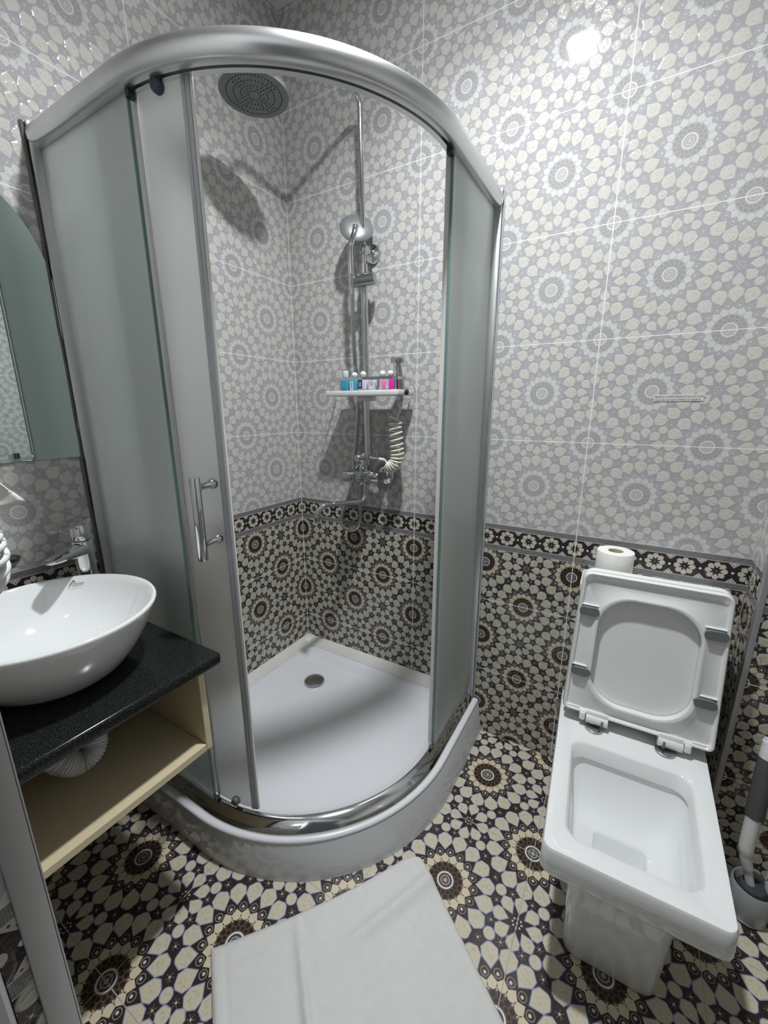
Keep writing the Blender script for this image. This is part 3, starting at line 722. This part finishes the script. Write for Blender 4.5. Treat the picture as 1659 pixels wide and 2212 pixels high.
# things on the wall beside the doorway
CO = thing('coiled_cord', (0.85, -1.335, 1.14), 'thick white coiled cord hanging at the left edge above the basin', 'cord')
core = smooth_path([(0.853, -1.344, 1.203), (0.852, -1.342, 1.192), (0.850, -1.340, 1.178), (0.842, -1.340, 1.160), (0.825, -1.340, 1.148), (0.800, -1.340, 1.150)], 50)
coil(core, 0.0165, 0.0, 1.0, 0.0034, 9, 1.0).build('cord_coil', PLAST, CO)
MB().box(0.838, 0.868, -1.3665, -1.336, 1.194, 1.206, .003).build('cord_socket', PLAST, CO)
PT = thing('paper_sheet', (0.86, -1.32, 1.22), 'torn corner of white paper hanging at the left edge below the mirror', 'paper')
pb_ = MB(); NI, NJ = 12, 14
bl, br, tl, tr_ = Vector((.846, -1.352, 1.212)), Vector((.864, -1.3045, 1.2195)), Vector((.838, -1.354, 1.300)), Vector((.856, -1.336, 1.262))
for j_ in range(NJ+1):
    for i_ in range(NI+1):
        u_, v_ = i_/NI, j_/NJ
        p_ = (bl*(1-u_)+br*u_)*(1-v_)+(tl*(1-u_)+tr_*u_)*v_
        pb_.v.append((p_.x+.003*sin(4*u_+3*v_)+.0006*random.random(), p_.y, p_.z+.0008*random.random()+.004*sin(pi*u_)*(v_-.5)))
for j_ in range(NJ):
    for i_ in range(NI): pb_.f.append((j_*(NI+1)+i_, j_*(NI+1)+i_+1, (j_+1)*(NI+1)+i_+1, (j_+1)*(NI+1)+i_)); pb_.m.append(0)
po = pb_.build('sheet', PAPER, PT, angle=80)
so2 = po.modifiers.new('thickness', 'SOLIDIFY'); so2.thickness = 0.0012
MB().box(0.828, 0.846, -1.3665, -1.345, 1.292, 1.312, .003).build('paper_clip', PLAST, PT)

# ------------------------------------------------------------------ toilet
TO = thing('toilet', (1.405, 0.0, 0.0), 'white square ceramic toilet with its seat and lid raised', 'toilet', R(1.6))
RIM = 0.40
def ring(hx, hx2, yf, yb, r, z): return rrect(0, (yf+yb)/2, hx, (yb-yf)/2, r, z, 6, hx2)
bw = MB()
bw.loft([ring(.098, .115, -.598, -.16, .03, .0008), ring(.100, .117, -.602, -.16, .03, .01), ring(.106, .120, -.610, -.16, .03, .20), ring(.112, .135, -.618, -.15, .03, .285),
         ring(.145, .165, -.668, -.13, .028, .318), ring(.163, .183, -.690, -.12, .026, .328), ring(.168, .187, -.697, -.12, .024, .340), ring(.1665, .186, -.694, -.12, .022, RIM-.006), ring(.164, .184, -.690, -.122, .020, RIM),
         ring(.130, .140, -.648, -.335, .035, RIM), ring(.124, .134, -.641, -.342, .035, RIM-.006), ring(.121, .131, -.638, -.346, .035, RIM-.045),
         ring(.128, .138, -.640, -.340, .04, RIM-.049), ring(.126, .136, -.636, -.346, .045, RIM-.08), ring(.112, .122, -.615, -.375, .05, RIM-.13), ring(.092, .098, -.592, -.40, .04, RIM-.172),
         ring(.060, .062, -.590, -.428, .016, RIM-.180), ring(.056, .058, -.588, -.434, .012, RIM-.188), ring(.053, .054, -.585, -.440, .012, RIM-.265), ring(.045, .045, -.575, -.45, .010, RIM-.28)], True, True)
bw.build('bowl', WHITE, TO, local=True, angle=50)
MB().loft([ring(.160, .160, -.165, -.022, .03, RIM-.06), ring(.166, .166, -.172, -.018, .03, .55), ring(.168, .168, -.174, -.016, .03, .765)]).build('tank', WHITE, TO, local=True)
MB().loft([ring(.172, .172, -.178, -.012, .03, .7655), ring(.174, .174, -.180, -.010, .03, .775), ring(.172, .172, -.178, -.012, .03, .790), ring(.162, .162, -.168, -.022, .025, .794)]).build('tank_cover', WHITE, TO, local=True)
# raised seat and lid, local frame: x across, h up along the seat, n out of its underside
tilt = R(6.5)
def seatm(): return Matrix.Translation((0.006, -.262, RIM+.028)) @ Matrix.Rotation(tilt*-1, 4, 'X')
SM = seatm()
def shape(hw0, hw1, h0, h1, r0, r1, y, n=8):
    """outline in the plane of the raised seat: bottom half width hw0, top hw1"""
    out = []
    for (sx_, top_, a0) in ((1, 1, 0), (-1, 1, 90), (-1, 0, 180), (1, 0, 270)):
        r_ = r1 if top_ else r0; hw = hw1 if top_ else hw0; hh_ = h1-r_ if top_ else h0+r_
        for i in range(n+1):
            a = R(a0+90*i/n); out.append(SM @ Vector((sx_*(hw-r_)+r_*cos(a), y, hh_+r_*sin(a))))
    return out
# lid (behind)
MB().loft([shape(.182, .170, .002, .432, .02, .03, .040), shape(.184, .172, .0, .434, .02, .03, .032), shape(.184, .172, .0, .434, .02, .03, .020), shape(.180, .168, .004, .430, .02, .028, .012)]).build('lid', PLAST, TO, local=True)
st = MB()
ho = lambda k_, y: shape(.124-k_, .122-k_, .050+k_, .372-k_, .085, .085, y)
st.loft([ho(0, .0105), shape(.176, .164, .014, .424, .012, .022, .0105), shape(.181, .169, .010, .429, .014, .024, .006), shape(.181, .169, .010, .429, .014, .024, -.008), shape(.178, .166, .012, .426, .014, .022, -.0115), shape(.174, .162, .016, .422, .012, .020, -.011),
         shape(.170, .158, .022, .410, .012, .02, -.002), ho(-.012, -.003), ho(-.004, -.012), ho(0, -.013), ho(.004, -.011), ho(.004, .0105)], False, False)
st.build('seat', PLAST, TO, local=True, angle=45)
for sx_, h_ in ((-1, .318), (1, .322), (-1, .135), (1, .138)):
    hw = .146-.01*h_
    pd = MB(); pr_ = []
    for rr_, y in ((.0125, -.003), (.0125, -.0155), (.0110, -.0170)):
        pr_.append([SM @ Vector((sx_*hw+(.012 if cos(a_) > 0 else -.012)*1.05+rr_*cos(a_), y, h_+rr_*sin(a_))) for a_ in [2*pi*(i+.5)/20 for i in range(20)]])
    pd.loft(pr_); pd.build('seat_pad', RUBBER, TO, local=True)
    MB().box(sx_*hw-.026, sx_*hw+.026, -.009, .001, h_+.0132, h_+.0175, .002, 2, SM).build('pad_ridge', PLAST, TO, local=True)
for sx_ in (-1, 1):
    hg = MB()
    hg.loft([[SM @ Vector((sx_*(.060+.056*i_), -.004+.0145*cos(2*pi*k_/20), -.002+.0145*sin(2*pi*k_/20))) for k_ in range(20)] for i_ in (0, .04, .96, 1)])
    hg.box(min(sx_*.060, sx_*.116), max(sx_*.060, sx_*.116), -.012, .0105, -.004, .022, .003, 2, SM)
    hg.build('hinge', PLAST, TO, local=True)
    MB().box(sx_*.126-.008, sx_*.126+.008, -.016, .006, -.010, .014, .004, 3, SM).build('hinge_cap', PLAST, TO, local=True)
    MB().box(sx_*.074-.003, sx_*.074+.003, -.0192, -.014, -.016, .004, .0008, 1, SM).build('hinge_slot', RUBBER, TO, local=True)
    MB().lathe([(.022, 0), (.024, .002), (.024, .005), (.020, .007)], (sx_*.086, -.273, RIM), (0, 0, 1), 30).build('hinge_disc', CHROMED, TO, local=True)
    MB().box(min(sx_*.135, sx_*.178), max(sx_*.135, sx_*.178), -.008, .010, .018, .0235, .002, 2, SM).build('seat_ridge', PLAST, TO, local=True)

# toilet paper roll on the tank
TP = thing('toilet_paper_roll', (1.318, -0.10, 0.795), 'white toilet paper roll standing on the cistern behind the raised lid', 'toilet paper')
MB().lathe([(.021, .0), (.048, .0), (.0495, .002), (.0495, .092), (.048, .0945), (.021, .0945), (.021, .0)], (1.318, -0.10, .7952), seg=40, cap0=False, cap1=False).build('paper', PAPER, TP)
MB().lathe([(.0195, .0), (.0208, .0), (.0208, .0930), (.0195, .0930), (.0195, .0)], (1.318, -0.10, .7954), seg=32, cap0=False, cap1=False).build('cardboard_core', CARD, TP)

# angle valve beside the toilet
AV = thing('angle_valve', (1.220, -0.003, 0.245), 'small chrome stop valve on the wall left of the toilet', 'valve')
MB().lathe([(.024, 0), (.024, .003), (.014, .010), (.010, .013), (.010, .045)], (1.220, -0.0005, 0.245), (0, -1, 0), 24).build('body', CHROMED, AV)
MB().lathe([(.011, 0), (.015, .003), (.015, .016), (.011, .019)], (1.220, -0.040, 0.245), (0, -1, 0), 10).build('knob', CHROME, AV)
MB().tube(smooth_path([(1.226, -.036, .252), (1.238, -.040, .28), (1.250, -.055, .31), (1.256, -.065, .334)], 8), .005, 10).build('supply_hose', CHROMED, AV)

# toilet brush
BR = thing('toilet_brush', (1.733, -0.268, 0.0), 'toilet brush with dark grey grip standing right of the toilet', 'toilet brush')
bxx, byy = 1.733, -.268
MB().lathe([(.038, .0005), (.042, .004), (.040, .014), (.044, .026), (.044, .096), (.042, .100), (.039, .096), (.039, .020), (.001, .018)], (bxx, byy, 0), seg=36, cap1=False).build('holder_cup', MILKY, BR)
MB().lathe([(.001, .03), (.028, .035), (.032, .06), (.032, .082), (.026, .094), (.012, .098)], (bxx, byy, 0), seg=24).build('bristles', plain('dark_bristles', (.04, .05, .055), .8), BR)
hb_ = [(bxx-.006, byy, .094), (1.714, -.266, .140), (1.703, -.266, .19), (1.705, -.252, .295)]
MB().tube(smooth_path(hb_, 8), [.010]*8+[.013]*8+[.016]*8+[.017], 16).build('handle_stem', PLAST, BR)
MB().tube([(1.7045, -.2525, .288), (1.706, -.25, .30), (1.712, -.222, .445)], [.0185, .020, .0195], 18).build('grip', GREYPL, BR)
MB().tube(smooth_path([(1.712, -.2225, .442), (1.713, -.218, .465), (1.714, -.213, .487), (1.7145, -.2115, .493)], 6), [.0185]*7+[.018]*6+[.016]*5+[.008], 18).build('grip_tip', PLAST, BR)

# sticker on the wall
ST = thing('wall_sticker', (1.417, -0.001, 1.328), 'two narrow pale text strips stuck on the wall above the toilet', 'sticker')
SL = Matrix.Translation((1.357, -0.0012, 1.3285)) @ Matrix.Rotation(R(-0.3), 4, 'Y')
for dz, txt, wd, ww in ((0.0005, 'PERSONAL HYGIENE PRODUCTS DO NOT FLUSH', .119, .114), (-0.0090, 'СРЕДСТВА ЛИЧНОЙ ГИГИЕНЫ НЕ СМЫВАТЬ', .116, .108)):
    MB().box(0, wd, -.0003, .0007, dz, dz+.0085, mat=SL).build('text_strip', STICK, ST, smooth=False)
    text_mesh(txt, .0052, 'strip_text', INK2, ST, SL @ Matrix.Translation((.002, -.0006, dz+.0020)) @ Matrix.Rotation(R(90), 4, 'X'), .0001, ww)

# towel on the floor
A0 = Vector((0.578, -1.045, 0)); B0 = Vector((0.916, -0.574, 0)); ev = (B0-A0); wd_ = ev.length; ev = ev.normalized(); du = Vector((ev.y, -ev.x, 0))
def th(u_, v_):
    """height of the towel at u across (0..1), v along (0..1)"""
    z = 0.011+0.0015*sin(9*u_+5*v_)+0.001*sin(17*v_-6*u_)
    c0 = 0.36-0.13*v_
    z += 0.015*math.exp(-((u_-c0)/0.018)**2)*(1-math.exp(-v_*9)) + 0.008*math.exp(-((u_-c0-.07)/.06)**2)+0.004*sin(5*u_+3*v_+1)*sin(4*v_+2*u_)
    z += 0.016*math.exp(-((v_-0.10-0.10*(1-u_))/0.024)**2)*max(0, min(1, (u_-.40)*4))
    z += 0.010*math.exp(-((u_-1.0)/.10)**2-((v_)/.10)**2)
    for e_ in (0.055, 0.945): z -= 0.0022*math.exp(-((u_-e_)/0.006)**2)
    z -= 0.0022*math.exp(-((v_-0.045)/0.005)**2)
    ed = min(u_, 1-u_, v_, 1-v_); z *= min(1, 0.45+ed*40)
    return z
NU, NV, LEN = 110, 130, 0.84
tv = []; fs = []
for j in range(NV+1):
    for i in range(NU+1):
        u_, v_ = i/NU, j/NV
        sag = 0.016*sin(pi*u_)*(1-v_)**6
        rc_ = 0.03*max(0, (u_-.9)/.1)**2*(max(0, (.06-v_)/.06))**2
        p_ = A0+ev*(u_*wd_-rc_*.3)+du*(v_*LEN+sag+rc_); tv.append((p_.x, p_.y, th(u_, v_)))
nb = len(tv); tv += [(x, y, 0.0012) for x, y, z in tv]
for j in range(NV):
    for i in range(NU):
        a_ = j*(NU+1)+i; q_ = (a_, a_+1, a_+NU+2, a_+NU+1); fs.append(q_); fs.append(tuple(nb+k_ for k_ in reversed(q_)))
bd = [i for i in range(NU+1)]+[j*(NU+1)+NU for j in range(1, NV+1)]+[NV*(NU+1)+i for i in range(NU-1, -1, -1)]+[j*(NU+1) for j in range(NV-1, 0, -1)]
for a_, c_ in zip(bd, bd[1:]+bd[:1]): fs.append((a_, a_+nb, c_+nb, c_))
tw = MB().add(tv, fs)
tag(tw.build('bath_towel', TERRY, angle=80), 'white bath towel spread flat on the patterned floor before the shower', 'towel')
